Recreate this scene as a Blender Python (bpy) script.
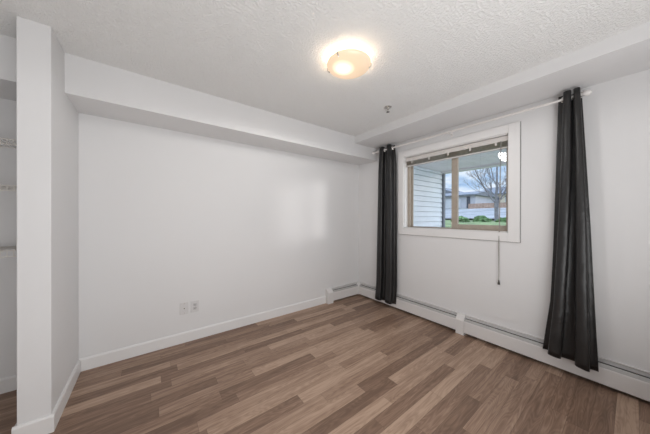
import bpy, bmesh, math, random
from mathutils import Vector, Matrix
from math import pi, sin, cos, radians

for o in list(bpy.data.objects):
    bpy.data.objects.remove(o, do_unlink=True)
S = bpy.context.scene
COL = S.collection
random.seed(7)

# ------------------------------------------------------------------ camera
cam = bpy.data.cameras.new('camera')
cam.sensor_fit = 'HORIZONTAL'
cam.sensor_width = 36.0
cam.lens = 232.73 / 650 * 36.0
cam.clip_start = 0.02
cam.clip_end = 400
co = bpy.data.objects.new('camera', cam)
COL.objects.link(co)
yaw, pitch, roll = 0.9253, -0.0021, 0.0017
F = Vector((cos(yaw)*cos(pitch), sin(yaw)*cos(pitch), sin(pitch)))
R0 = Vector((sin(yaw), -cos(yaw), 0))
U0 = R0.cross(F)
R1 = R0*cos(roll) + U0*sin(roll)
U1 = -R0*sin(roll) + U0*cos(roll)
m = Matrix((R1, U1, -F)).transposed().to_4x4()
m.translation = (-2.8118, -2.7892, 1.2996)
co.matrix_world = m
S.camera = co

# ------------------------------------------------------------------ exposure
S.view_settings.view_transform = 'Standard'
S.view_settings.look = 'None'
S.view_settings.gamma = 1.0
S.view_settings.use_curve_mapping = False
S.view_settings.exposure = 0.08

# ------------------------------------------------------------------ sky
W = bpy.data.worlds.new('sky')
S.world = W
W.use_nodes = True
nt = W.node_tree
nt.nodes.clear()
def N(t, typ, **kw):
    n = t.nodes.new(typ)
    for k, v in kw.items():
        setattr(n, k, v)
    return n
wo = N(nt, 'ShaderNodeOutputWorld')
bg = N(nt, 'ShaderNodeBackground')
tc = N(nt, 'ShaderNodeTexCoord')
mp = N(nt, 'ShaderNodeMapping')
mp.inputs['Scale'].default_value = (1, 1, 2.6)
no = N(nt, 'ShaderNodeTexNoise')
no.inputs['Scale'].default_value = 5.5
no.inputs['Detail'].default_value = 7
no.inputs['Roughness'].default_value = 0.58
rp = N(nt, 'ShaderNodeValToRGB')
rp.color_ramp.elements[0].position = 0.36
rp.color_ramp.elements[0].color = (0.22, 0.38, 0.64, 1)
rp.color_ramp.elements[1].position = 0.60
rp.color_ramp.elements[1].color = (0.80, 0.86, 0.93, 1)
e = rp.color_ramp.elements.new(0.49)
e.color = (0.46, 0.62, 0.82, 1)
nt.links.new(tc.outputs['Generated'], mp.inputs['Vector'])
nt.links.new(mp.outputs['Vector'], no.inputs['Vector'])
nt.links.new(no.outputs['Fac'], rp.inputs['Fac'])
nt.links.new(rp.outputs['Color'], bg.inputs['Color'])
sx = N(nt, 'ShaderNodeSeparateXYZ')
nt.links.new(tc.outputs['Generated'], sx.inputs[0])
mr = N(nt, 'ShaderNodeMapRange')
mr.inputs['From Min'].default_value = 0.22
mr.inputs['From Max'].default_value = 0.75
mr.inputs['To Min'].default_value = 1.15
mr.inputs['To Max'].default_value = 4.5
nt.links.new(sx.outputs['Z'], mr.inputs['Value'])
nt.links.new(mr.outputs['Result'], bg.inputs['Strength'])
nt.links.new(bg.outputs['Background'], wo.inputs['Surface'])

# ------------------------------------------------------------------ hazy low sun
sl_ = bpy.data.lights.new('sun', 'SUN')
sl_.energy = 0.8
sl_.angle = radians(9)
sl_.color = (1.0, 0.97, 0.94)
so = bpy.data.objects.new('sun', sl_)
so.rotation_euler = Vector((-.60, .78, -.12)).to_track_quat('-Z', 'Y').to_euler()
COL.objects.link(so)

# ------------------------------------------------------------------ added room fill
def area(name, loc, direction, sx, sy, power, col=(1, 1, 1)):
    l = bpy.data.lights.new(name, 'AREA')
    l.shape = 'RECTANGLE'
    l.size, l.size_y = sx, sy
    l.energy = power
    l.color = col
    o = bpy.data.objects.new(name, l)
    o.location = loc
    o.rotation_euler = Vector(direction).to_track_quat('-Z', 'Y').to_euler()
    COL.objects.link(o)
    return o
area('rear_fill', (-2.3, -3.46, 0.85), (0.0, 1, 0.85), 2.2, 1.2, 48, (0.99, 0.995, 1.0))  # added unseen fill behind the camera, tilted up to bounce off the ceiling

# ------------------------------------------------------------------ materials
def pmat(name, col, rough=0.5, metal=0.0, spec=0.5, noise=None, bump=None, sheen=0.0):
    """principled material; noise=(scale, amount) varies the colour, bump=(scale, strength, distance)"""
    mt = bpy.data.materials.new(name)
    mt.use_nodes = True
    t = mt.node_tree
    b = t.nodes['Principled BSDF']
    b.inputs['Base Color'].default_value = (*col, 1)
    b.inputs['Roughness'].default_value = rough
    b.inputs['Metallic'].default_value = metal
    b.inputs['Specular IOR Level'].default_value = spec
    if sheen:
        b.inputs['Sheen Weight'].default_value = sheen
    c = N(t, 'ShaderNodeTexCoord')
    if noise:
        n = N(t, 'ShaderNodeTexNoise')
        n.inputs['Scale'].default_value = noise[0]
        n.inputs['Detail'].default_value = 4
        t.links.new(c.outputs['Object'], n.inputs['Vector'])
        r = N(t, 'ShaderNodeValToRGB')
        a = noise[1]
        r.color_ramp.elements[0].position = 0.3
        r.color_ramp.elements[1].position = 0.7
        r.color_ramp.elements[0].color = (*[max(0, x*(1-a)) for x in col], 1)
        r.color_ramp.elements[1].color = (*[min(1, x*(1+a)) for x in col], 1)
        t.links.new(n.outputs['Fac'], r.inputs['Fac'])
        t.links.new(r.outputs['Color'], b.inputs['Base Color'])
    if bump:
        n = N(t, 'ShaderNodeTexNoise')
        n.inputs['Scale'].default_value = bump[0]
        n.inputs['Detail'].default_value = 3
        t.links.new(c.outputs['Object'], n.inputs['Vector'])
        bp = N(t, 'ShaderNodeBump')
        bp.inputs['Strength'].default_value = bump[1]
        bp.inputs['Distance'].default_value = bump[2]
        t.links.new(n.outputs['Fac'], bp.inputs['Height'])
        t.links.new(bp.outputs['Normal'], b.inputs['Normal'])
    return mt

WALLC = (0.74, 0.735, 0.737)
M = {}
M['wall'] = pmat('painted_wall', WALLC, 0.55, spec=0.3, noise=(1.2, 0.012), bump=(180, 0.12, 0.002))
M['trim'] = pmat('white_trim', (0.77, 0.76, 0.755), 0.38, spec=0.4, noise=(3, 0.01))
M['heater'] = pmat('white_enamel', (0.72, 0.70, 0.69), 0.35, spec=0.4, noise=(4, 0.015))
M['damper'] = pmat('grey_damper', (0.42, 0.41, 0.40), 0.45, noise=(8, 0.05))
M['dark'] = pmat('dark_cavity', (0.015, 0.014, 0.013), 0.8, noise=(10, 0.2))
M['vinyl'] = pmat('taupe_vinyl', (0.37, 0.32, 0.265), 0.45, noise=(14, 0.08))
M['vinyl_lt'] = pmat('white_vinyl', (0.66, 0.65, 0.63), 0.4, noise=(5, 0.02))
M['blind'] = pmat('ivory_blind', (0.60, 0.565, 0.54), 0.45, noise=(6, 0.03))
M['slat'] = pmat('blind_slats', (0.66, 0.60, 0.54), 0.5, noise=(40, 0.15))
M['cord'] = pmat('grey_cord', (0.30, 0.28, 0.26), 0.7, noise=(60, 0.1))
M['tassel'] = pmat('dark_tassel', (0.05, 0.042, 0.035), 0.5, noise=(40, 0.1))
M['edge_grey'] = pmat('dark_grey_edge', (0.22, 0.21, 0.205), 0.7, noise=(20, 0.1))
M['chrome'] = pmat('brushed_nickel', (0.62, 0.60, 0.57), 0.25, metal=1.0, noise=(30, 0.05))
M['ring'] = pmat('silver_ring', (0.78, 0.77, 0.75), 0.22, metal=0.8, noise=(30, 0.04))
M['rod'] = pmat('white_rod', (0.80, 0.77, 0.75), 0.35, noise=(6, 0.02))
M['plate'] = pmat('outlet_plate', (0.68, 0.67, 0.67), 0.35, noise=(20, 0.01))
M['socket'] = pmat('outlet_socket', (0.58, 0.57, 0.57), 0.35, noise=(20, 0.01))
M['wire'] = pmat('coated_wire', (0.72, 0.69, 0.65), 0.4, noise=(20, 0.02))
M['siding'] = pmat('lap_siding', (0.80, 0.82, 0.85), 0.6, noise=(4, 0.04))
M['post'] = pmat('grey_corner_trim', (0.16, 0.17, 0.19), 0.6, noise=(4, 0.08))
M['soffit'] = pmat('soffit_metal', (0.74, 0.70, 0.69), 0.5, noise=(3, 0.04))
M['concrete'] = pmat('patio_concrete', (0.42, 0.41, 0.40), 0.85, noise=(6, 0.15))
M['road'] = pmat('pale_road', (0.22, 0.22, 0.23), 0.85, noise=(0.6, 0.35))
M['bark'] = pmat('grey_bark', (0.21, 0.19, 0.20), 0.9, noise=(14, 0.3), bump=(30, 0.4, 0.02))
M['leaf'] = pmat('shrub_leaves', (0.11, 0.20, 0.07), 0.8, noise=(9, 0.5), bump=(20, 0.8, 0.06))
M['fence'] = pmat('red_cedar_fence', (0.42, 0.27, 0.22), 0.8, noise=(5, 0.25))
M['house_lav'] = pmat('lavender_stucco', (0.48, 0.46, 0.52), 0.8, noise=(2, 0.05))
M['house_beige'] = pmat('beige_siding', (0.62, 0.53, 0.42), 0.8, noise=(2, 0.06))
M['roof'] = pmat('grey_shingle', (0.15, 0.16, 0.19), 0.85, noise=(5, 0.2))
M['door'] = pmat('dark_door', (0.05, 0.055, 0.08), 0.5, noise=(5, 0.1))
M['garage'] = pmat('garage_door', (0.55, 0.54, 0.58), 0.6, noise=(3, 0.03))
M['pane_dark'] = pmat('house_window', (0.10, 0.12, 0.15), 0.15, noise=(2, 0.2))

def curtain_mat():
    mt = pmat('charcoal_satin', (0.020, 0.019, 0.019), 0.40, spec=0.5, sheen=0.03)
    t = mt.node_tree; b = t.nodes['Principled BSDF']
    c = N(t, 'ShaderNodeTexCoord'); mp_ = N(t, 'ShaderNodeMapping')
    mp_.inputs['Scale'].default_value = (6, 6, 900)
    n = N(t, 'ShaderNodeTexNoise'); n.inputs['Scale'].default_value = 1.0; n.inputs['Detail'].default_value = 2
    t.links.new(c.outputs['Object'], mp_.inputs['Vector']); t.links.new(mp_.outputs['Vector'], n.inputs['Vector'])
    r = N(t, 'ShaderNodeValToRGB')
    r.color_ramp.elements[0].color = (0.009, 0.0087, 0.0087, 1); r.color_ramp.elements[1].color = (0.019, 0.018, 0.018, 1)
    t.links.new(n.outputs['Fac'], r.inputs['Fac']); t.links.new(r.outputs['Color'], b.inputs['Base Color'])
    n2 = N(t, 'ShaderNodeTexNoise'); n2.inputs['Scale'].default_value = 9; n2.inputs['Detail'].default_value = 3
    t.links.new(c.outputs['Object'], n2.inputs['Vector'])
    bp = N(t, 'ShaderNodeBump'); bp.inputs['Strength'].default_value = 0.5; bp.inputs['Distance'].default_value = 0.02
    t.links.new(n2.outputs['Fac'], bp.inputs['Height']); t.links.new(bp.outputs['Normal'], b.inputs['Normal'])
    return mt
M['curtain'] = curtain_mat()

def ceiling_mat():
    mt = pmat('popcorn_ceiling', (0.86, 0.855, 0.845), 0.9, spec=0.1)
    t = mt.node_tree; b = t.nodes['Principled BSDF']
    c = N(t, 'ShaderNodeTexCoord')
    n = N(t, 'ShaderNodeTexNoise'); n.inputs['Scale'].default_value = 75; n.inputs['Detail'].default_value = 3; n.inputs['Roughness'].default_value = 0.6
    t.links.new(c.outputs['Object'], n.inputs['Vector'])
    r = N(t, 'ShaderNodeValToRGB')
    r.color_ramp.elements[0].position = 0.42; r.color_ramp.elements[1].position = 0.62
    t.links.new(n.outputs['Fac'], r.inputs['Fac'])
    bp = N(t, 'ShaderNodeBump'); bp.inputs['Strength'].default_value = 0.8; bp.inputs['Distance'].default_value = 0.0045
    t.links.new(r.outputs['Color'], bp.inputs['Height']); t.links.new(bp.outputs['Normal'], b.inputs['Normal'])
    return mt
M['ceiling'] = ceiling_mat()

def floor_mat():
    """oak-look vinyl: narrow strips along x, each strip cut into boards of random tone"""
    mt = pmat('oak_vinyl_plank', (0.3, 0.2, 0.14), 0.45, spec=0.35)
    t = mt.node_tree; b = t.nodes['Principled BSDF']; L = t.links.new
    c = N(t, 'ShaderNodeTexCoord'); s = N(t, 'ShaderNodeSeparateXYZ'); L(c.outputs['Object'], s.inputs[0])
    def mth(op, a, b_=None):
        n = N(t, 'ShaderNodeMath', operation=op)
        for i, v in enumerate((a, b_)):
            if v is None: continue
            if isinstance(v, (int, float)): n.inputs[i].default_value = v
            else: L(v, n.inputs[i])
        return n.outputs[0]
    PW = 0.0935
    yy = mth('DIVIDE', mth('ADD', s.outputs['Y'], 10.0 + 0.012), PW)
    row = mth('FLOOR', yy); fy = mth('FRACT', yy)
    w1 = N(t, 'ShaderNodeTexWhiteNoise', noise_dimensions='1D'); L(row, w1.inputs['W'])
    ln = mth('ADD', mth('MULTIPLY', w1.outputs['Value'], 0.55), 0.62)
    w1b = N(t, 'ShaderNodeTexWhiteNoise', noise_dimensions='1D'); L(mth('ADD', row, 71.3), w1b.inputs['W'])
    xx = mth('DIVIDE', mth('ADD', mth('ADD', s.outputs['X'], 20.0), mth('MULTIPLY', w1b.outputs['Value'], 3.0)), ln)
    colm = mth('FLOOR', xx); fx = mth('FRACT', xx)
    cv = N(t, 'ShaderNodeCombineXYZ'); L(row, cv.inputs[0]); L(colm, cv.inputs[1])
    w2 = N(t, 'ShaderNodeTexWhiteNoise', noise_dimensions='2D'); L(cv.outputs[0], w2.inputs['Vector'])
    # grain: stretched noise, offset per board
    off = N(t, 'ShaderNodeVectorMath', operation='SCALE'); L(w2.outputs['Color'], off.inputs[0]); off.inputs['Scale'].default_value = 9.0
    ad = N(t, 'ShaderNodeVectorMath', operation='ADD'); L(c.outputs['Object'], ad.inputs[0]); L(off.outputs[0], ad.inputs[1])
    mg = N(t, 'ShaderNodeMapping'); mg.inputs['Scale'].default_value = (1.6, 26, 1); L(ad.outputs[0], mg.inputs['Vector'])
    g = N(t, 'ShaderNodeTexNoise'); g.inputs['Scale'].default_value = 1.6; g.inputs['Detail'].default_value = 6; g.inputs['Roughness'].default_value = 0.6
    g.inputs['Distortion'].default_value = 0.7
    L(mg.outputs[0], g.inputs['Vector'])
    # cathedral rings on some boards
    mr = N(t, 'ShaderNodeMapping'); mr.inputs['Scale'].default_value = (2.2, 15, 1); L(ad.outputs[0], mr.inputs['Vector'])
    wv = N(t, 'ShaderNodeTexNoise'); wv.inputs['Scale'].default_value = 0.9; wv.inputs['Detail'].default_value = 1; L(mr.outputs[0], wv.inputs['Vector'])
    ring = mth('SINE', mth('MULTIPLY', wv.outputs['Fac'], 95.0))
    tone = N(t, 'ShaderNodeValToRGB'); tone.color_ramp.interpolation = 'LINEAR'
    els = tone.color_ramp.elements
    els[0].position = 0.0; els[0].color = (0.165, 0.101, 0.070, 1)
    els[1].position = 1.0; els[1].color = (0.47, 0.33, 0.242, 1)
    e_ = els.new(0.35); e_.color = (0.252, 0.160, 0.112, 1)
    e_ = els.new(0.7); e_.color = (0.36, 0.243, 0.175, 1)
    tv = mth('ADD', mth('MULTIPLY', w2.outputs['Value'], 0.80), mth('MULTIPLY', mth('SUBTRACT', g.outputs['Fac'], 0.5), 1.5))
    tv = mth('ADD', tv, mth('MULTIPLY', ring, 0.085))
    tv = mth('ADD', tv, 0.10)
    L(tv, tone.inputs['Fac'])
    # seams
    dy = mth('MULTIPLY', mth('MINIMUM', fy, mth('SUBTRACT', 1.0, fy)), PW)
    dx = mth('MULTIPLY', mth('MINIMUM', fx, mth('SUBTRACT', 1.0, fx)), ln)
    sm = mth('LESS_THAN', mth('MINIMUM', dx, dy), 0.0009)
    mx = N(t, 'ShaderNodeMix', data_type='RGBA'); L(mth('MULTIPLY', sm, 0.55), mx.inputs['Factor'])
    L(tone.outputs['Color'], mx.inputs['A']); mx.inputs['B'].default_value = (0.07, 0.042, 0.03, 1)
    L(mx.outputs['Result'], b.inputs['Base Color'])
    bp = N(t, 'ShaderNodeBump'); bp.inputs['Strength'].default_value = 0.25; bp.inputs['Distance'].default_value = 0.001
    L(g.outputs['Fac'], bp.inputs['Height']); L(bp.outputs['Normal'], b.inputs['Normal'])
    return mt
M['floor'] = floor_mat()

def glass_mat():
    mt = bpy.data.materials.new('window_glass'); mt.use_nodes = True
    t = mt.node_tree; t.nodes.clear()
    o = N(t, 'ShaderNodeOutputMaterial'); mx = N(t, 'ShaderNodeMixShader')
    tr = N(t, 'ShaderNodeBsdfTransparent'); gl = N(t, 'ShaderNodeBsdfGlossy'); lw = N(t, 'ShaderNodeLayerWeight')
    pw = N(t, 'ShaderNodeMath', operation='POWER'); pw.inputs[1].default_value = 4.0
    fr = N(t, 'ShaderNodeMath', operation='MULTIPLY_ADD'); fr.inputs[1].default_value = 0.8; fr.inputs[2].default_value = 0.035
    t.links.new(lw.outputs['Facing'], pw.inputs[0]); t.links.new(pw.outputs[0], fr.inputs[0])
    tr.inputs['Color'].default_value = (0.985, 0.985, 0.99, 1)
    gl.inputs['Roughness'].default_value = 0.02
    t.links.new(fr.outputs[0], mx.inputs[0]); t.links.new(tr.outputs[0], mx.inputs[1]); t.links.new(gl.outputs[0], mx.inputs[2])
    t.links.new(mx.outputs[0], o.inputs[0])
    return mt
M['glass'] = glass_mat()

def lamp_mat():
    """frosted glass lit from inside, bulb glowing through on one side"""
    mt = bpy.data.materials.new('lit_frosted_glass'); mt.use_nodes = True
    t = mt.node_tree; b = t.nodes['Principled BSDF']; L = t.links.new
    b.inputs['Base Color'].default_value = (0.55, 0.45, 0.35, 1); b.inputs['Roughness'].default_value = 0.25
    c = N(t, 'ShaderNodeTexCoord'); d = N(t, 'ShaderNodeVectorMath', operation='DISTANCE')
    L(c.outputs['Object'], d.inputs[0]); d.inputs[1].default_value = (-0.050, 0.004, -0.095)
    r = N(t, 'ShaderNodeValToRGB')
    r.color_ramp.elements[0].position = 0.02; r.color_ramp.elements[0].color = (1.5, 1.42, 1.2, 1)
    r.color_ramp.elements[1].position = 0.24; r.color_ramp.elements[1].color = (0.52, 0.36, 0.24, 1)
    e_ = r.color_ramp.elements.new(0.085); e_.color = (0.70, 0.52, 0.33, 1)
    e_ = r.color_ramp.elements.new(0.050); e_.color = (1.2, 1.05, 0.8, 1)
    L(d.outputs['Value'], r.inputs['Fac'])
    L(r.outputs['Color'], b.inputs['Emission Color']); b.inputs['Emission Strength'].default_value = 0.85
    return mt
M['lamp'] = lamp_mat()

# ------------------------------------------------------------------ mesh helpers
ORG = {}          # world origin of every object made here

class MB:
    def __init__(self):
        self.bm = bmesh.new()
    def box(self, x0, x1, y0, y1, z0, z1, bevel=0.0, seg=2):
        b = bmesh.new()
        vs = [b.verts.new((x, y, z)) for x in (x0, x1) for y in (y0, y1) for z in (z0, z1)]
        for f in ((0, 1, 3, 2), (4, 6, 7, 5), (0, 4, 5, 1), (2, 3, 7, 6), (0, 2, 6, 4), (1, 5, 7, 3)):
            b.faces.new([vs[i] for i in f])
        if bevel:
            bmesh.ops.bevel(b, geom=list(b.edges), offset=bevel, segments=seg, affect='EDGES', profile=0.5)
        bmesh.ops.recalc_face_normals(b, faces=list(b.faces))
        return self._add(b)
    def _add(self, b, mat=None):
        if mat is not None:
            bmesh.ops.transform(b, matrix=mat, verts=list(b.verts))
        me = bpy.data.meshes.new('tmp'); b.to_mesh(me); b.free()
        self.bm.from_mesh(me); bpy.data.meshes.remove(me)
        return self
    def cyl(self, p, q, r, r2=None, n=16, caps=True):
        p, q = Vector(p), Vector(q)
        r2 = r if r2 is None else r2
        d = q - p
        b = bmesh.new()
        bmesh.ops.create_cone(b, cap_ends=caps, segments=n, radius1=r, radius2=r2, depth=d.length)
        mt = Matrix.Translation((p+q)/2) @ d.to_track_quat('Z', 'Y').to_matrix().to_4x4()
        return self._add(b, mt)
    def lathe(self, prof, loc=(0, 0, 0), n=32, rot=None):
        b = bmesh.new()
        rings = []
        for r, z in prof:
            if r < 1e-6:
                rings.append([b.verts.new((0, 0, z))])
            else:
                rings.append([b.verts.new((r*cos(2*pi*i/n), r*sin(2*pi*i/n), z)) for i in range(n)])
        for a, c in zip(rings, rings[1:]):
            for i in range(n):
                j = (i+1) % n
                if len(a) == 1 and len(c) == 1: continue
                if len(a) == 1: b.faces.new((a[0], c[i], c[j]))
                elif len(c) == 1: b.faces.new((a[i], c[0], a[j]))
                else: b.faces.new((a[i], c[i], c[j], a[j]))
        bmesh.ops.recalc_face_normals(b, faces=list(b.faces))
        mt = Matrix.Translation(loc)
        if rot is not None: mt = mt @ rot
        return self._add(b, mt)
    def torus(self, loc, axis, R, r, n=24, k=8):
        b = bmesh.new()
        g = [[b.verts.new(((R+r*cos(2*pi*j/k))*cos(2*pi*i/n), (R+r*cos(2*pi*j/k))*sin(2*pi*i/n), r*sin(2*pi*j/k))) for j in range(k)] for i in range(n)]
        for i in range(n):
            for j in range(k):
                b.faces.new((g[i][j], g[(i+1) % n][j], g[(i+1) % n][(j+1) % k], g[i][(j+1) % k]))
        mt = Matrix.Translation(loc) @ Vector(axis).to_track_quat('Z', 'Y').to_matrix().to_4x4()
        return self._add(b, mt)
    def prism(self, pts, axis, a, b_):
        """closed 2D profile swept along x ('x': pts are y,z) or y ('y': pts are x,z)"""
        b = bmesh.new()
        def P(p, t): return (t, p[0], p[1]) if axis == 'x' else (p[0], t, p[1])
        A = [b.verts.new(P(p, a)) for p in pts]; B = [b.verts.new(P(p, b_)) for p in pts]
        n = len(pts)
        b.faces.new(A); b.faces.new(B[::-1])
        for i in range(n):
            b.faces.new((A[i], B[i], B[(i+1) % n], A[(i+1) % n]))
        bmesh.ops.recalc_face_normals(b, faces=list(b.faces))
        return self._add(b)
    def tube(self, pts, rad, n=6):
        """tapered tube through points"""
        b = bmesh.new()
        pts = [Vector(p) for p in pts]
        if not isinstance(rad, (list, tuple)): rad = [rad]*len(pts)
        rings = []
        up = None
        for i, p in enumerate(pts):
            d = (pts[min(i+1, len(pts)-1)] - pts[max(i-1, 0)]).normalized()
            if up is None:
                up = Vector((0, 0, 1)) if abs(d.z) < 0.9 else Vector((1, 0, 0))
            x = d.cross(up).normalized(); up = x.cross(d).normalized()
            rings.append([b.verts.new(p + (x*cos(2*pi*k/n) + up*sin(2*pi*k/n))*rad[i]) for k in range(n)])
        for a, c in zip(rings, rings[1:]):
            for k in range(n):
                b.faces.new((a[k], a[(k+1) % n], c[(k+1) % n], c[k]))
        b.faces.new(rings[0][::-1]); b.faces.new(rings[-1])
        return self._add(b)
    def build(self, name, mat, parent=None, origin=None, smooth=False):
        """link as ONE mesh object; geometry is given in world coordinates"""
        po = ORG[parent.name] if parent else Vector((0, 0, 0))
        og = Vector(origin) if origin is not None else (po if parent else Vector((0, 0, 0)))
        bmesh.ops.translate(self.bm, vec=-og, verts=list(self.bm.verts))
        me = bpy.data.meshes.new(name)
        self.bm.to_mesh(me); self.bm.free()
        me.materials.append(M[mat])
        if smooth:
            for p in me.polygons: p.use_smooth = True
        o = bpy.data.objects.new(name, me)
        COL.objects.link(o)
        if parent: o.parent = parent
        o.location = og - po
        ORG[o.name] = og
        if smooth:
            md = o.modifiers.new('edges', 'EDGE_SPLIT'); md.split_angle = radians(40)
        return o

def tag(o, label, cat, group=None):
    o['label'] = label; o['category'] = cat
    if group: o['group'] = group
    return o
def struct(o, label, cat='room'):
    o['kind'] = 'structure'; o['label'] = label; o['category'] = cat
    return o
def thing(name, loc, label, cat, group=None):
    o = bpy.data.objects.new(name, None); COL.objects.link(o)
    o.location = loc; o.empty_display_size = 0.05
    ORG[o.name] = Vector(loc)
    return tag(o, label, cat, group)
def copy_tree(o, parent=None):
    c = o.copy(); COL.objects.link(c); c.parent = parent
    ORG[c.name] = ORG[o.name].copy()
    for ch in list(o.children): copy_tree(ch, c)
    return c

# ------------------------------------------------------------------ room shell
H = 2.44
dA, zA = 0.3955, 2.161        # bulkhead along the long wall
dB, zB = 0.4802, 2.3425       # bulkhead above the window
XC, XL, YC = -3.286, -3.418, -0.676
XW, YB = -4.10, -3.50
OY0, OY1, OZ0, OZ1 = -0.876, -2.050, 1.145, 2.120    # window opening

struct(MB().box(XW-.12, .15, -5.12, .12, -.08, 0).build('floor', 'floor'), 'brown oak look plank floor of the empty bedroom', 'floor')
struct(MB().box(XW-.12, .15, -5.12, .12, H, H+.08).build('ceiling', 'ceiling'), 'white popcorn textured ceiling', 'ceiling')
struct(MB().box(XW-.12, .15, 0, .12, 0, H).build('wall_left', 'wall'), 'long blank white wall with two outlets', 'wall')
w = MB()
w.box(0, .15, YB-.12, 0, 0, OZ0); w.box(0, .15, YB-.12, 0, OZ1, H)
w.box(0, .15, OY0, 0, OZ0, OZ1); w.box(0, .15, YB-.12, OY1, OZ0, OZ1)
struct(w.build('wall_right', 'wall'), 'white wall around the window', 'wall')
struct(MB().box(XL, XC, YC, 0, 0, H, bevel=.004).build('wall_closet', 'wall'), 'white wing wall standing between the closet and the bedroom', 'wall')
struct(MB().box(XW-.12, XW, YB-.12, 0, 0, H).build('wall_far_left', 'wall'), 'white wall at the far side of the closet', 'wall')
w = MB()
w.box(-1.0, 0, YB-.12, YB, 0, H); w.box(XW, -3.3, YB-.12, YB, 0, H); w.box(-3.3, -1.0, YB-.12, YB, 2.35, H)
w.box(XW-.12, 0, -5.12, -5.0, 0, H); w.box(XW-.12, XW, -5.0, YB-.12, 0, H); w.box(0, .15, -5.12, YB-.12, 0, H)  # hall walls added behind the doorway to keep the sun out
struct(w.build('wall_back', 'wall'), 'white wall behind the viewer with a wide doorway', 'wall')
b1 = MB().box(XC, 0, -dA, 0, zA, H)
b1.box(XW, XL, -dA, 0, zA, H)
struct(b1.build('trim_1', 'wall'), 'white boxed bulkhead running along the long blank wall', 'bulkhead')
b2 = MB().box(-dB, 0, YB, -dA, zB, H)
struct(b2.build('trim_2', 'wall'), 'shallow white bulkhead running above the window', 'bulkhead')

# baseboards (tapered top edge)
def bprof(t=.014, h=.105): return [(0, 0), (-t, 0), (-t, h-.012), (-t*.55, h), (0, h)]
struct(MB().prism(bprof(), 'x', XC+.003, -.705).build('baseboard_left', 'trim'), 'white baseboard along the long blank wall', 'baseboard')
bb = MB().prism([(XC, 0), (XC+.014, 0), (XC+.014, .093), (XC+.008, .105), (XC, .105)], 'y', YC, -.022)
bb.prism([(YC, 0), (YC-.014, 0), (YC-.014, .093), (YC-.008, .105), (YC, .105)], 'x', XL-.014, XC+.014)
bb.prism([(XL, 0), (XL-.014, 0), (XL-.014, .093), (XL-.008, .105), (XL, .105)], 'y', YC, YC+.07)
struct(bb.build('baseboard_closet', 'trim'), 'white baseboard wrapping the foot of the wing wall', 'baseboard')
struct(MB().prism(bprof(), 'x', XW, XL-.002).build('baseboard_closet_back', 'trim'), 'white baseboard at the back of the closet', 'baseboard')

# ------------------------------------------------------------------ window
win = bpy.data.objects.new('window_1', None); COL.objects.link(win)
win.location = (0, -1.463, OZ0); ORG['window_1'] = Vector(win.location)
struct(win, 'white trimmed sliding window with taupe frame', 'window')
c = MB()
CY0, CY1, CZ0, CZ1 = -.79, -2.139, 1.056, 2.205
c.box(-.022, 0, OY0, CY0, CZ0, CZ1, .003); c.box(-.022, 0, CY1, OY1, CZ0, CZ1, .003)
c.box(-.022, 0, OY1, OY0, CZ0, OZ0, .003); c.box(-.022, 0, OY1, OY0, OZ1, CZ1, .003)
c.build('casing', 'trim', win)
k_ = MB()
k_.box(-.003, 0, CY1-.004, CY1, CZ0-.004, CZ1); k_.box(-.003, 0, CY1, CY0, CZ0-.004, CZ0)  # thin dark grey strip along the casing's right and bottom edges
k_.build('edge_line', 'edge_grey', win)
j = MB()
t = .008
j.box(-.002, .075, OY0-t, OY0, OZ0, OZ1); j.box(-.002, .075, OY1, OY1+t, OZ0, OZ1)
j.box(-.002, .075, OY1, OY0, OZ0, OZ0+t); j.box(-.002, .075, OY1, OY0, OZ1-t, OZ1)
j.build('jamb', 'trim', win)
f = MB()
f.box(.07, .14, OY0-.04, OY0, OZ0, OZ1, .003); f.box(.07, .14, OY1, OY1+.04, OZ0, OZ1, .003)
f.box(.07, .14, OY1+.04, OY0-.04, OZ0, OZ0+.015, .003); f.box(.07, .14, OY1+.04, OY0-.04, OZ1-.04, OZ1, .003)
f.build('frame', 'vinyl', win)
# fixed sash (image left), slim; sliding sash (image right), heavier and nearer
fs = MB()
MY0, MY1 = -1.472, -1.542
fs.box(.112, .13, OY0-.062, OY0-.035, OZ0+.012, OZ1-.03, .002); fs.box(.112, .13, MY1+.01, MY0-.01, OZ0+.012, OZ1-.03, .002)
fs.box(.112, .13, MY0-.01, OY0-.05, OZ0+.012, OZ0+.022, .002); fs.box(.112, .13, MY0-.01, OY0-.05, OZ1-.06, OZ1-.03, .002)
sash1 = fs.build('fixed_sash', 'vinyl', win)
MB().box(.119, .123, MY0-.01, OY0-.05, OZ0+.015, OZ1-.04).build('pane', 'glass', sash1)
ss = MB()
ss.box(.076, .108, MY1, MY0, OZ0+.01, OZ1-.03, .003); ss.box(.076, .108, OY1+.008, OY1+.03, OZ0+.01, OZ1-.03, .003)
ss.box(.076, .108, OY1+.03, MY1, OZ0+.01, OZ0+.066, .003); ss.box(.076, .108, OY1+.03, MY1, OZ1-.07, OZ1-.03, .003)
sash2 = ss.build('sliding_sash', 'vinyl', win)
MB().box(.09, .094, OY1+.025, MY1+.005, OZ0+.06, OZ1-.06).build('pane', 'glass', sash2)

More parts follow.
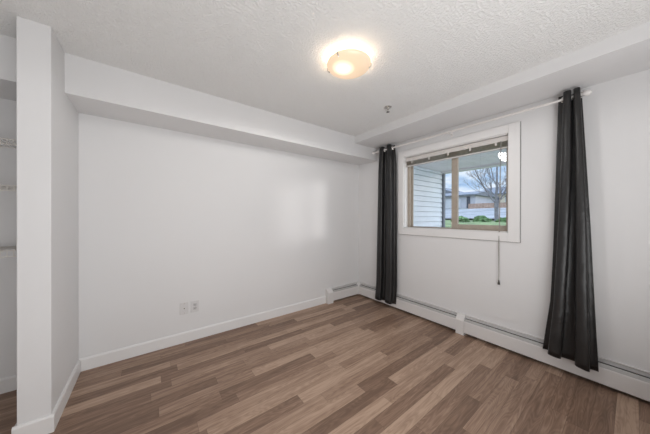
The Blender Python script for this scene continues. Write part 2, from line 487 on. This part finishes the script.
# ------------------------------------------------------------------ mini blind, drawn up
bl = thing('window_blind', (.03, -1.463, 2.06), 'white mini blind drawn up tight at the top of the window', 'blind')
BY0, BY1 = OY0-.012, OY1+.012
MB().box(.012, .042, BY1, BY0, 2.055, 2.106, .003).build('headrail', 'blind', bl)
sl = MB()
for k in range(11):
    z = 2.048 - k*.0045
    sl.prism([(.014, z), (.028, z+.0014), (.042, z), (.028, z+.0024)], 'y', BY1+.006, BY0-.006)
o = sl.build('slat', 'slat', bl); o['kind'] = 'stuff'
MB().box(.013, .043, BY1+.004, BY0-.004, 1.984, 1.996, .003).build('bottom_rail', 'blind', bl)
for k in range(5):
    y = BY0 - .10 - k*(abs(BY1-BY0)-.20)/4
    MB().box(.008, .014, y-.009, y+.009, 2.026, 2.058, .002).build('clip', 'blind', bl)
cd = MB()
cd.tube([(.008, -1.985, 2.062), (.002, -1.984, 1.8), (-.014, -1.981, 1.3), (-.022, -1.979, 1.05), (-.022, -1.978, .66)], .0022, 6)
cd.tube([(.008, -1.977, 2.062), (.002, -1.978, 1.8), (-.014, -1.976, 1.3), (-.022, -1.975, 1.05), (-.022, -1.976, .66)], .0022, 6)
cd.build('pull_cord', 'cord', bl)
MB().lathe([(0, .045), (.004, .045), (.006, .03), (.010, .012), (.011, .002), (.008, 0), (0, 0)], (-.022, -1.977, .622), 14).build('tassel', 'tassel', bl, smooth=True)
MB().tube([(.010, -1.80, 2.06), (.004, -1.803, 1.95), (.002, -1.806, 1.60)], .003, 6).build('tilt_wand', 'glass', bl)

# ------------------------------------------------------------------ curtain rod
RX, RZ = -.09, 2.266
rod = thing('curtain_rod', (RX, -1.48, RZ), 'white curtain rod with ball finials above the window', 'curtain rod')
MB().cyl((RX, -.43, RZ), (RX, -2.525, RZ), .0105, n=20).build('pole', 'rod', rod, smooth=True)
fprof = [(0, 0), (.012, 0), (.012, .012), (.009, .018), (.016, .026), (.0225, .040), (.0235, .050), (.020, .062), (.011, .071), (0, .074)]
MB().lathe(fprof, (RX, -.435, RZ), 24, Matrix.Rotation(-pi/2, 4, 'X')).build('finial', 'rod', rod, smooth=True)
MB().lathe(fprof, (RX, -2.52, RZ), 24, Matrix.Rotation(pi/2, 4, 'X')).build('finial', 'rod', rod, smooth=True)
for y in (-.46, -1.512, -2.50):
    b = MB()
    b.box(-.006, 0, y-.012, y+.012, RZ-.035, RZ+.035, .002)
    b.box(RX-.004, -.004, y-.006, y+.006, RZ-.019, RZ-.011, .001)
    b.torus((RX, y, RZ), (0, 1, 0), .014, .0035, 18, 6)
    b.build('bracket', 'rod', rod)

# ------------------------------------------------------------------ curtains
def curtain(spec, label):
    """spec: edges by height, folds; cloth hangs from grommets threaded on the rod"""
    root = thing('curtain', (RX, spec['c'], spec['zb']), label, 'curtain', None)
    bm = bmesh.new()
    NU, NZ = 220, 46
    nf = spec['folds']
    zt = RZ + .045
    grid = []
    for iz in range(NZ+1):
        v = iz/NZ                      # 0 at the top
        row = []
        for iu in range(NU+1):
            u = iu/NU
            ya, yb = spec['edge'](v)
            ph = 2*pi*nf*u + spec['ph']
            amp = spec['amp'](v, u)
            # folds wander a little further down
            wob = v*(.35*sin(3.1*u*pi + 2.3*v + spec['seed']) + .22*sin(9*u + 5*v + spec['seed']*2))
            s = sin(ph + wob)
            sx = s*abs(s)**-.25 if abs(s) > 1e-4 else 0
            y = ya + (yb-ya)*u**spec.get('pw', lambda v: 1)(v) + (.012 + .006*v)*sin(2*ph + wob)
            x = RX + spec['dx'](v) - amp*sx
            zb = spec['zb'] + spec['hem'](u) + .006*sin(ph+1)
            z = zt + (zb - zt)*v
            if v == 0: z += .006*sin(ph*1.0)
            row.append(bm.verts.new((x, y, z)))
        grid.append(row)
    for a, c_ in zip(grid, grid[1:]):
        for i in range(NU):
            bm.faces.new((a[i], a[i+1], c_[i+1], c_[i]))
    mb = MB(); mb.bm.free(); mb.bm = bm
    o = mb.build('panel', 'curtain', root)
    for p in o.data.polygons: p.use_smooth = True
    sd = o.modifiers.new('cloth', 'SOLIDIFY'); sd.thickness = .0025; sd.offset = 0
    # grommets where the cloth crosses the rod
    ya, yb = spec['edge'](.03)
    for k in range(int(2*nf)+1):
        u = (k*pi - spec['ph'])/(2*pi*nf)
        if not 0.0 <= u <= 1: continue
        yk = ya + (yb-ya)*u**spec.get('pw', lambda v: 1)(.03)
        MB().torus((RX, yk, RZ), (.85, .5 if k % 2 else -.5, 0), .022, .0048, 26, 8).build('grommet', 'ring', root, smooth=True)
    return root
def lerp(tab, v):
    for (a, x), (b, y) in zip(tab, tab[1:]):
        if v <= b: return x + (y-x)*(v-a)/(b-a)
    return tab[-1][1]
curtain(dict(c=-.62, zb=.085, folds=2.0, ph=-pi/2, seed=1.0,
             edge=lambda v: (lerp([(0, -.50), (.15, -.475), (1, -.435)], v), lerp([(0, -.765), (.12, -.79), (1, -.80)], v)),
             amp=lambda v, u: lerp([(0, .032), (.2, .038), (1, .042)], v),
             dx=lambda v: lerp([(0, 0), (.9, -.005), (1, -.03)], v), hem=lambda u: 0.0),
        'dark charcoal curtain gathered at the left of the window, by the room corner')
curtain(dict(c=-2.48, zb=.130, folds=2.0, ph=-pi/2, seed=2.6,
             edge=lambda v: (lerp([(0, -2.405), (.3, -2.39), (.8, -2.365), (1, -2.325)], v), lerp([(0, -2.535), (.15, -2.55), (.5, -2.585), (1, -2.625)], v)),
             amp=lambda v, u: lerp([(0, .040), (.2, .040), (1, .045)], v)*(1 - max(0, 1-u/.24)*.55*max(0, 1-v*1.6)),
             dx=lambda v: lerp([(0, 0), (.6, -.012), (1, -.050)], v), hem=lambda u: .035*(1-u), pw=lambda v: lerp([(0, .60), (.25, .66), (.75, 1)], v)),
        'dark charcoal curtain gathered at the right of the window, widening towards its hem')

# ------------------------------------------------------------------ baseboard heaters
def heater_profile(root, axis, a, b, seg):
    """parts of one heater between a and b; profile in depth d (into the room) and z"""
    def pr(pts, name, mat, lo, hi):
        P = [((-d), z) for d, z in pts]
        return MB().prism(P, axis, lo, hi).build(name, mat, root)
    pr([(0, .028), (.006, .028), (.006, .202), (.014, .202), (.016, .207), (.0, .208)], 'back_panel', 'heater', a, b)
    pr([(.007, .05), (.034, .05), (.034, .172), (.007, .172)], 'heating_fins', 'dark', a, b)
    for lo, hi in seg:
        pr([(.042, .178), (.044, .179), (.064, .157), (.062, .155)], 'damper', 'damper', lo, hi)
        pr([(.058, .030), (.066, .030), (.067, .036), (.067, .148), (.063, .155), (.058, .155)], 'front_cover', 'heater', lo, hi)
HX = lambda d: d
hb = thing('baseboard_heater', (0, -1.8, 0), 'long white baseboard heater running under the window', 'heater')
SP = (-1.588, -1.672)
heater_profile(hb, 'y', YB+.02, -.076, [(YB+.02, SP[1]-.001), (SP[0]+.001, -.077)])
MB().prism([(0, 0), (-.071, 0), (-.071, .152), (-.064, .165), (-.030, .209), (0, .211)], 'y', SP[1], SP[0]).build('splice_cover', 'heater', hb)
ha = thing('baseboard_heater', (-.38, 0, 0), 'short white baseboard heater section in the room corner', 'heater')
heater_profile(ha, 'x', -.63, -.06, [(-.60, -.06)])
MB().prism([(0, 0), (-.072, 0), (-.072, .158), (-.064, .172), (-.030, .209), (0, .211)], 'x', -.700, -.605).build('end_cap', 'heater', ha)
MB().prism([(0, .022), (-.0725, .022), (-.0725, .160), (-.064, .172), (-.030, .209), (0, .211)], 'x', -.075, -.003).build('corner_cover', 'heater', ha)

# ------------------------------------------------------------------ outlets
def outlet(x, kind, label):
    z = .351
    root = thing('wall_outlet', (x, -.003, z), label, 'outlet')
    p = MB().box(x-.039, x+.039, -.006, 0, z-.060, z+.060, .0025).build('cover_plate', 'plate', root)
    if kind == 'duplex':
        for dz in (-.0195, .0195):
            s = MB().box(x-.017, x+.017, -.009, -.005, z+dz-.0145, z+dz+.0145, .004, 3).build('socket', 'socket', root)
            h = MB()
            h.box(x-.0085, x-.0055, -.0098, -.0088, z+dz-.002, z+dz+.008); h.box(x+.0055, x+.0085, -.0098, -.0088, z+dz-.001, z+dz+.007)
            h.cyl((x, -.0088, z+dz-.008), (x, -.0098, z+dz-.008), .0028, n=10)
            h.build('slot', 'dark', s)
        MB().cyl((x, -.0055, z), (x, -.0075, z), .003, n=12).build('screw', 'chrome', root)
    else:
        s = MB().cyl((x, -.005, z), (x, -.014, z), .0055, n=16).build('coax_jack', 'chrome', root)
        MB().cyl((x, -.0137, z), (x, -.0145, z), .0032, n=12).build('jack_hole', 'dark', s)
        for dz in (-.048, .048):
            MB().cyl((x, -.0055, z+dz), (x, -.0072, z+dz), .003, n=12).build('screw', 'chrome', root)
outlet(-2.528, 'coax', 'white wall plate with a round cable jack, left of the two plates')
outlet(-2.430, 'duplex', 'white duplex outlet with two sockets, right of the two plates')

# ------------------------------------------------------------------ ceiling light
LX, LY = -1.662, -1.545
lt = thing('ceiling_light', (LX, LY, H), 'lit flush ceiling light with a warm frosted glass bowl', 'ceiling light')
MB().lathe([(0, 0), (.05, 0), (.05, -.008), (.045, -.012), (0, -.012)], (LX, LY, H), 40).build('base', 'rod', lt, smooth=True)
RB = .157
pr = [(RB, -.040)]
for k in range(1, 13):
    a = k/12*pi/2
    pr.append((RB*cos(a)**.85 if k < 12 else 0, -.042 - .050*sin(a)))
inner = [(max(r-.004, 0), z+.004) for r, z in pr[::-1]]
MB().lathe(pr + inner + [(RB, -.040)], (LX, LY, H), 48).build('glass_shade', 'lamp', lt, smooth=True)
for a in (radians(-40), radians(200), radians(125)):
    x, y = LX + (RB+.001)*cos(a), LY + (RB+.001)*sin(a)
    ux, uy = cos(a), sin(a)
    MB().tube([(LX+.048*ux, LY+.048*uy, H-.006), (x-.004*ux, y-.004*uy, H-.034), (x+.003*ux, y+.003*uy, H-.039), (x+.002*ux, y+.002*uy, H-.056), (x-.012*ux, y-.012*uy, H-.070)], .0042, 8).build('clip', 'chrome', lt, smooth=True)
pl = bpy.data.lights.new('bulb_light', 'POINT'); pl.energy = 1.9; pl.color = (1.0, .86, .68); pl.shadow_soft_size = .03
po = bpy.data.objects.new('bulb_light', pl); COL.objects.link(po); po.location = (LX-.02, LY+.02, H-.053)

dl = bpy.data.lights.new('bowl_light', 'SPOT'); dl.energy = 31; dl.color = (1.0, .985, .975); dl.shadow_soft_size = .12
dl.spot_size = radians(179); dl.spot_blend = .15
do = bpy.data.objects.new('bowl_light', dl); COL.objects.link(do); do.location = (LX, LY, H-.115)

# ------------------------------------------------------------------ sprinkler head
SX, SY = -.832, -1.246
sp = thing('fire_sprinkler', (SX, SY, H), 'small metal fire sprinkler head on the ceiling near the window bulkhead', 'sprinkler')
MB().lathe([(0, 0), (.036, 0), (.035, -.006), (.022, -.010), (.014, -.012), (0, -.012)], (SX, SY, H), 28).build('escutcheon', 'chrome', sp, smooth=True)
b = MB().cyl((SX, SY, H-.01), (SX, SY, H-.026), .010, n=16)
b.tube([(SX-.010, SY, H-.024), (SX-.014, SY, H-.036), (SX-.004, SY, H-.050)], .0028, 6)
b.tube([(SX+.010, SY, H-.024), (SX+.014, SY, H-.036), (SX+.004, SY, H-.050)], .0028, 6)
b.cyl((SX, SY, H-.026), (SX, SY, H-.048), .003, n=8)
b.build('frame_arms', 'chrome', sp)
MB().lathe([(0, -.048), (.006, -.048), (.017, -.051), (.016, -.053), (0, -.053)], (SX, SY, H), 20).build('deflector', 'chrome', sp, smooth=True)

# ------------------------------------------------------------------ closet wire shelves
def wire_shelf(z, label, rodlip):
    x0, x1 = XW+.01, XL-.004
    root = thing('wire_shelf', ((x0+x1)/2, -.15, z), label, 'shelf', 'wire shelves in the closet')
    d = .30
    r = MB()
    for y in (-.006, -d*.5, -d):
        r.cyl((x0, y, z), (x1, y, z), .0035, n=8)
    r.cyl((x0, -d, z-rodlip), (x1, -d, z-rodlip), .004, n=8)
    r.build('rail', 'wire', root)
    w_ = MB()
    n = int((x1-x0)/.027)
    for k in range(n+1):
        x = x0 + .004 + k*(x1-x0-.008)/n
        w_.tube([(x, -.004, z+.004), (x, -d-.001, z+.004), (x, -d-.002, z-rodlip)], .0027, 5)
    o = w_.build('cross_wire', 'wire', root); o['kind'] = 'stuff'
    for x in (x0+.12,):
        MB().tube([(x, -.004, z-.22), (x, -d+.02, z-.004)], .004, 6).build('brace', 'wire', root)
wire_shelf(1.807, 'topmost white wire shelf in the closet', .034)
wire_shelf(1.500, 'middle white wire shelf in the closet', .032)
wire_shelf(1.070, 'lowest white wire shelf in the closet', .040)

# ------------------------------------------------------------------ outside: balcony
SY_ = .07
s = MB()
prof = []
zz = .50
while zz < 2.40:
    top = min(zz+.103, 2.40)
    prof.append((zz, top)); zz += .115
for a, b in prof:
    s.prism([(SY_+.03, a), (SY_-.012, a), (SY_-.012, a+.008), (SY_, b), (SY_+.03, b)], 'x', .16, 2.96)
s.box(.16, 2.96, SY_+.028, SY_+.05, .5, 2.40)
struct(s.build('wall_balcony', 'siding'), 'pale blue grey lap siding wall beside the patio', 'siding')
struct(MB().box(2.95, 3.03, SY_-.05, SY_+.09, .5, 2.40).build('trim_3', 'post'), 'dark corner trim at the end of the siding', 'trim')
s = MB()
for k in range(20):
    x = .16 + k*.14
    s.box(x, x+.112, -2.6, 2.2, 2.405, 2.42); s.box(x+.112, x+.14, -2.6, 2.2, 2.43, 2.44)
s.box(2.88, 3.06, -2.6, 2.2, 2.36, 2.62)
struct(s.build('ceiling_balcony', 'soffit'), 'grey ribbed soffit over the patio', 'soffit')
struct(MB().box(.15, 3.2, -4.5, 3.0, .40, .50).build('floor_patio', 'concrete'), 'concrete patio outside the window', 'patio')

# ------------------------------------------------------------------ outside: ground
def gz(x):
    return lerp([(0, .42), (3.2, .45), (8, 1.02), (13, 1.09), (17, 1.42), (22, 1.95), (30, 2.35), (45, 2.9), (120, 5)], x)
def ground(name, x0, x1, y0, y1, mat, dz, label, cat, step=1.0):
    b = bmesh.new()
    nx = max(1, int((x1-x0)/step)); ny = max(1, int((y1-y0)/3))
    g = [[b.verts.new((x0+(x1-x0)*i/nx, y0+(y1-y0)*j/ny, gz(x0+(x1-x0)*i/nx) + dz + .03*sin(i*1.7+j*2.3)*(x0+(x1-x0)*i/nx > 4))) for j in range(ny+1)] for i in range(nx+1)]
    for i in range(nx):
        for j in range(ny):
            b.faces.new((g[i][j], g[i+1][j], g[i+1][j+1], g[i][j+1]))
    mb = MB(); mb.bm.free(); mb.bm = b
    return struct(mb.build(name, mat), label, cat)
M['lawn'] = pmat('spring_lawn', (0.15, 0.19, 0.08), 0.9, noise=(2.5, 0.45), bump=(60, 0.6, 0.03))
ground('ground_lawn', 3.2, 120, -40, 90, 'lawn', 0, 'green lawn rising away from the patio', 'lawn')
ground('ground_road', 12.6, 24, -40, 90, 'road', .10, 'pale grey road beyond the lawn', 'road')

# ------------------------------------------------------------------ outside: bare tree
tr = thing('bare_tree', (11, 1.32, 1.0), 'leafless grey tree forking low outside the window', 'tree')
MB().tube([(11, 1.315, .85), (11, 1.33, 1.2), (11, 1.34, 1.6), (11, 1.335, 2.02)], [.13, .098, .086, .10], 10).build('trunk', 'bark', tr, smooth=True)
rng = random.Random(5)
def limb(pts, r0, r1):
    b = MB()
    n = len(pts)
    b.tube(pts, [r0 + (r1-r0)*i/(n-1) for i in range(n)], 8)
    def twigs(p, d, L, r, depth):
        q = p + d*L
        mid = p + d*L*.5 + Vector((rng.uniform(-.1, .1), rng.uniform(-.1, .1), rng.uniform(0, .1)))*L
        b.tube([p, mid, q], [r, r*.8, r*.55], 5)
        if depth == 0: return
        for _ in range(3):
            nd = (d + Vector((rng.uniform(-.7, .7), rng.uniform(-.85, .85), rng.uniform(-.1, .75)))).normalized()
            twigs(p + d*L*rng.uniform(.45, 1.0), nd, L*rng.uniform(.55, .8), r*.58, depth-1)
    V = [Vector(p) for p in pts]
    for i in range(1, n):
        for _ in range(3):
            d = (V[i]-V[i-1]).normalized()
            nd = (d*.8 + Vector((rng.uniform(-.6, .6), rng.uniform(-.9, .9), rng.uniform(-.05, .6)))).normalized()
            twigs(V[i-1].lerp(V[i], rng.uniform(.3, 1)), nd, rng.uniform(.55, .95), max(.012, (r0+(r1-r0)*i/(n-1))*.38), 3)
    b.build('limb', 'bark', tr)
limb([(11, 1.35, 1.93), (11.05, 1.60, 2.3), (11.1, 1.884, 2.79), (11, 2.15, 3.4), (10.9, 2.36, 4.05), (10.8, 2.6, 5.0)], .048, .016)
limb([(11, 1.335, 1.95), (11, 1.35, 2.4), (10.95, 1.31, 3.0), (11, 1.32, 3.8), (11, 1.40, 4.8), (11, 1.36, 5.8)], .062, .018)
limb([(11, 1.30, 1.95), (11, 1.12, 2.3), (11.05, .90, 2.8), (11.1, .55, 3.5), (11.1, .2, 4.3)], .046, .016)

# ------------------------------------------------------------------ outside: shrubs
def shrub(x, y, r, h, seed, label):
    rn = random.Random(seed)
    b = bmesh.new()
    bmesh.ops.create_icosphere(b, subdivisions=4, radius=1)
    for v in b.verts:
        n = v.co.normalized()
        k = 1 + .16*sin(7*n.x+seed) * sin(6*n.y+2*seed) + .12*sin(13*n.z+11*n.x) + rn.uniform(-.09, .09)
        v.co = Vector((n.x*r*k, n.y*r*k, max(-.2, n.z*h*k)))
    mb = MB(); mb.bm.free(); mb.bm = b
    bmesh.ops.translate(b, vec=(x, y, gz(x)), verts=list(b.verts))
    o = mb.build('shrub', 'leaf', origin=(x, y, gz(x)))
    tag(o, label, 'shrub', 'low shrubs on the lawn')
shrub(10.0, 2.62, .38, .24, 1, 'low green shrub on the lawn, farthest left of those seen through the window')
shrub(10.2, 1.72, .36, .28, 2, 'low green shrub on the lawn left of the bare tree')
shrub(10.4, .82, .34, .20, 3, 'low green shrub on the lawn right of the bare tree')

# ------------------------------------------------------------------ outside: houses
def house(x0, x1, y0, y1, eave, ridge, wall, label, doors, wins, ridge_axis='y'):
    zb = gz(x0) - .5
    root = thing('house', ((x0+x1)/2, (y0+y1)/2, zb), label, 'house')
    MB().box(x0, x1, y0, y1, zb, eave).build('wall', wall, root)
    ov = .35
    if ridge_axis == 'y':
        xm = (x0+x1)/2
        MB().prism([(x0-ov, eave-.08), (x0-ov, eave+.08), (xm, ridge+.1), (x1+ov, eave+.08), (x1+ov, eave-.08)], 'y', y0-ov, y1+ov).build('roof', 'roof', root)
    else:
        ym = (y0+y1)/2
        MB().prism([(y0-ov, eave-.08), (y0-ov, eave+.08), (ym, ridge+.1), (y1+ov, eave+.08), (y1+ov, eave-.08)], 'x', x0-ov, x1+ov).build('roof', 'roof', root)
    for (a, b, c_, d, mt, nm) in doors:
        MB().box(x0-.06, x0+.02, a, b, c_, d, .01).build(nm, mt, root)
    for (a, b, c_, d) in wins:
        fr = MB()
        fr.box(x0-.07, x0, a-.08, b+.08, c_-.08, d+.08)
        w_ = fr.build('window_frame', 'vinyl_lt', root)
        MB().box(x0-.09, x0-.06, a, b, c_, d).build('pane', 'pane_dark', w_)
house(30, 37, 9.25, 17.5, 4.10, 4.75, 'house_lav', 'lavender grey house with a grey roof and dark entry beyond the road',
      [(9.85, 10.25, 2.4, 3.9, 'door', 'door'), (11.0, 12.9, 2.4, 3.7, 'garage', 'garage_door')], [(14.0, 15.2, 3.0, 3.8)])
house(41, 49, 3.5, 12.6, 4.9, 6.3, 'house_beige', 'beige house behind the red fence beyond the road',
      [(9.9, 10.5, 2.9, 4.3, 'door', 'door')], [(4.6, 6.0, 3.4, 4.5), (7.9, 9.1, 3.4, 4.5)])
house(44, 52, 17.5, 27.0, 5.6, 7.6, 'house_beige', 'beige house with a tall grey gable at the far left', [], [(19, 20.4, 4.2, 5.4), (23, 24.4, 4.2, 5.4)], 'x')
house(48, 56, -9, 1.2, 5.2, 6.8, 'house_lav', 'lavender grey house behind the bare tree', [], [(-2, -.6, 3.6, 4.7), (-6.5, -5, 3.6, 4.7)])
fn = thing('fence', (27, 6.3, gz(27)), 'reddish brown board fence beyond the road', 'fence')
b = MB()
y = 2.6
while y < 8.8:
    b.box(27, 27.025, y, y+.135, gz(27)-.1, gz(27)+.62); y += .15
b.build('board', 'fence', fn)['kind'] = 'stuff'
b = MB().box(27.025, 27.07, 2.6, 8.8, gz(27)+.10, gz(27)+.18)
b.box(27.025, 27.07, 2.6, 8.8, gz(27)+.45, gz(27)+.53)
b.build('rail', 'fence', fn)
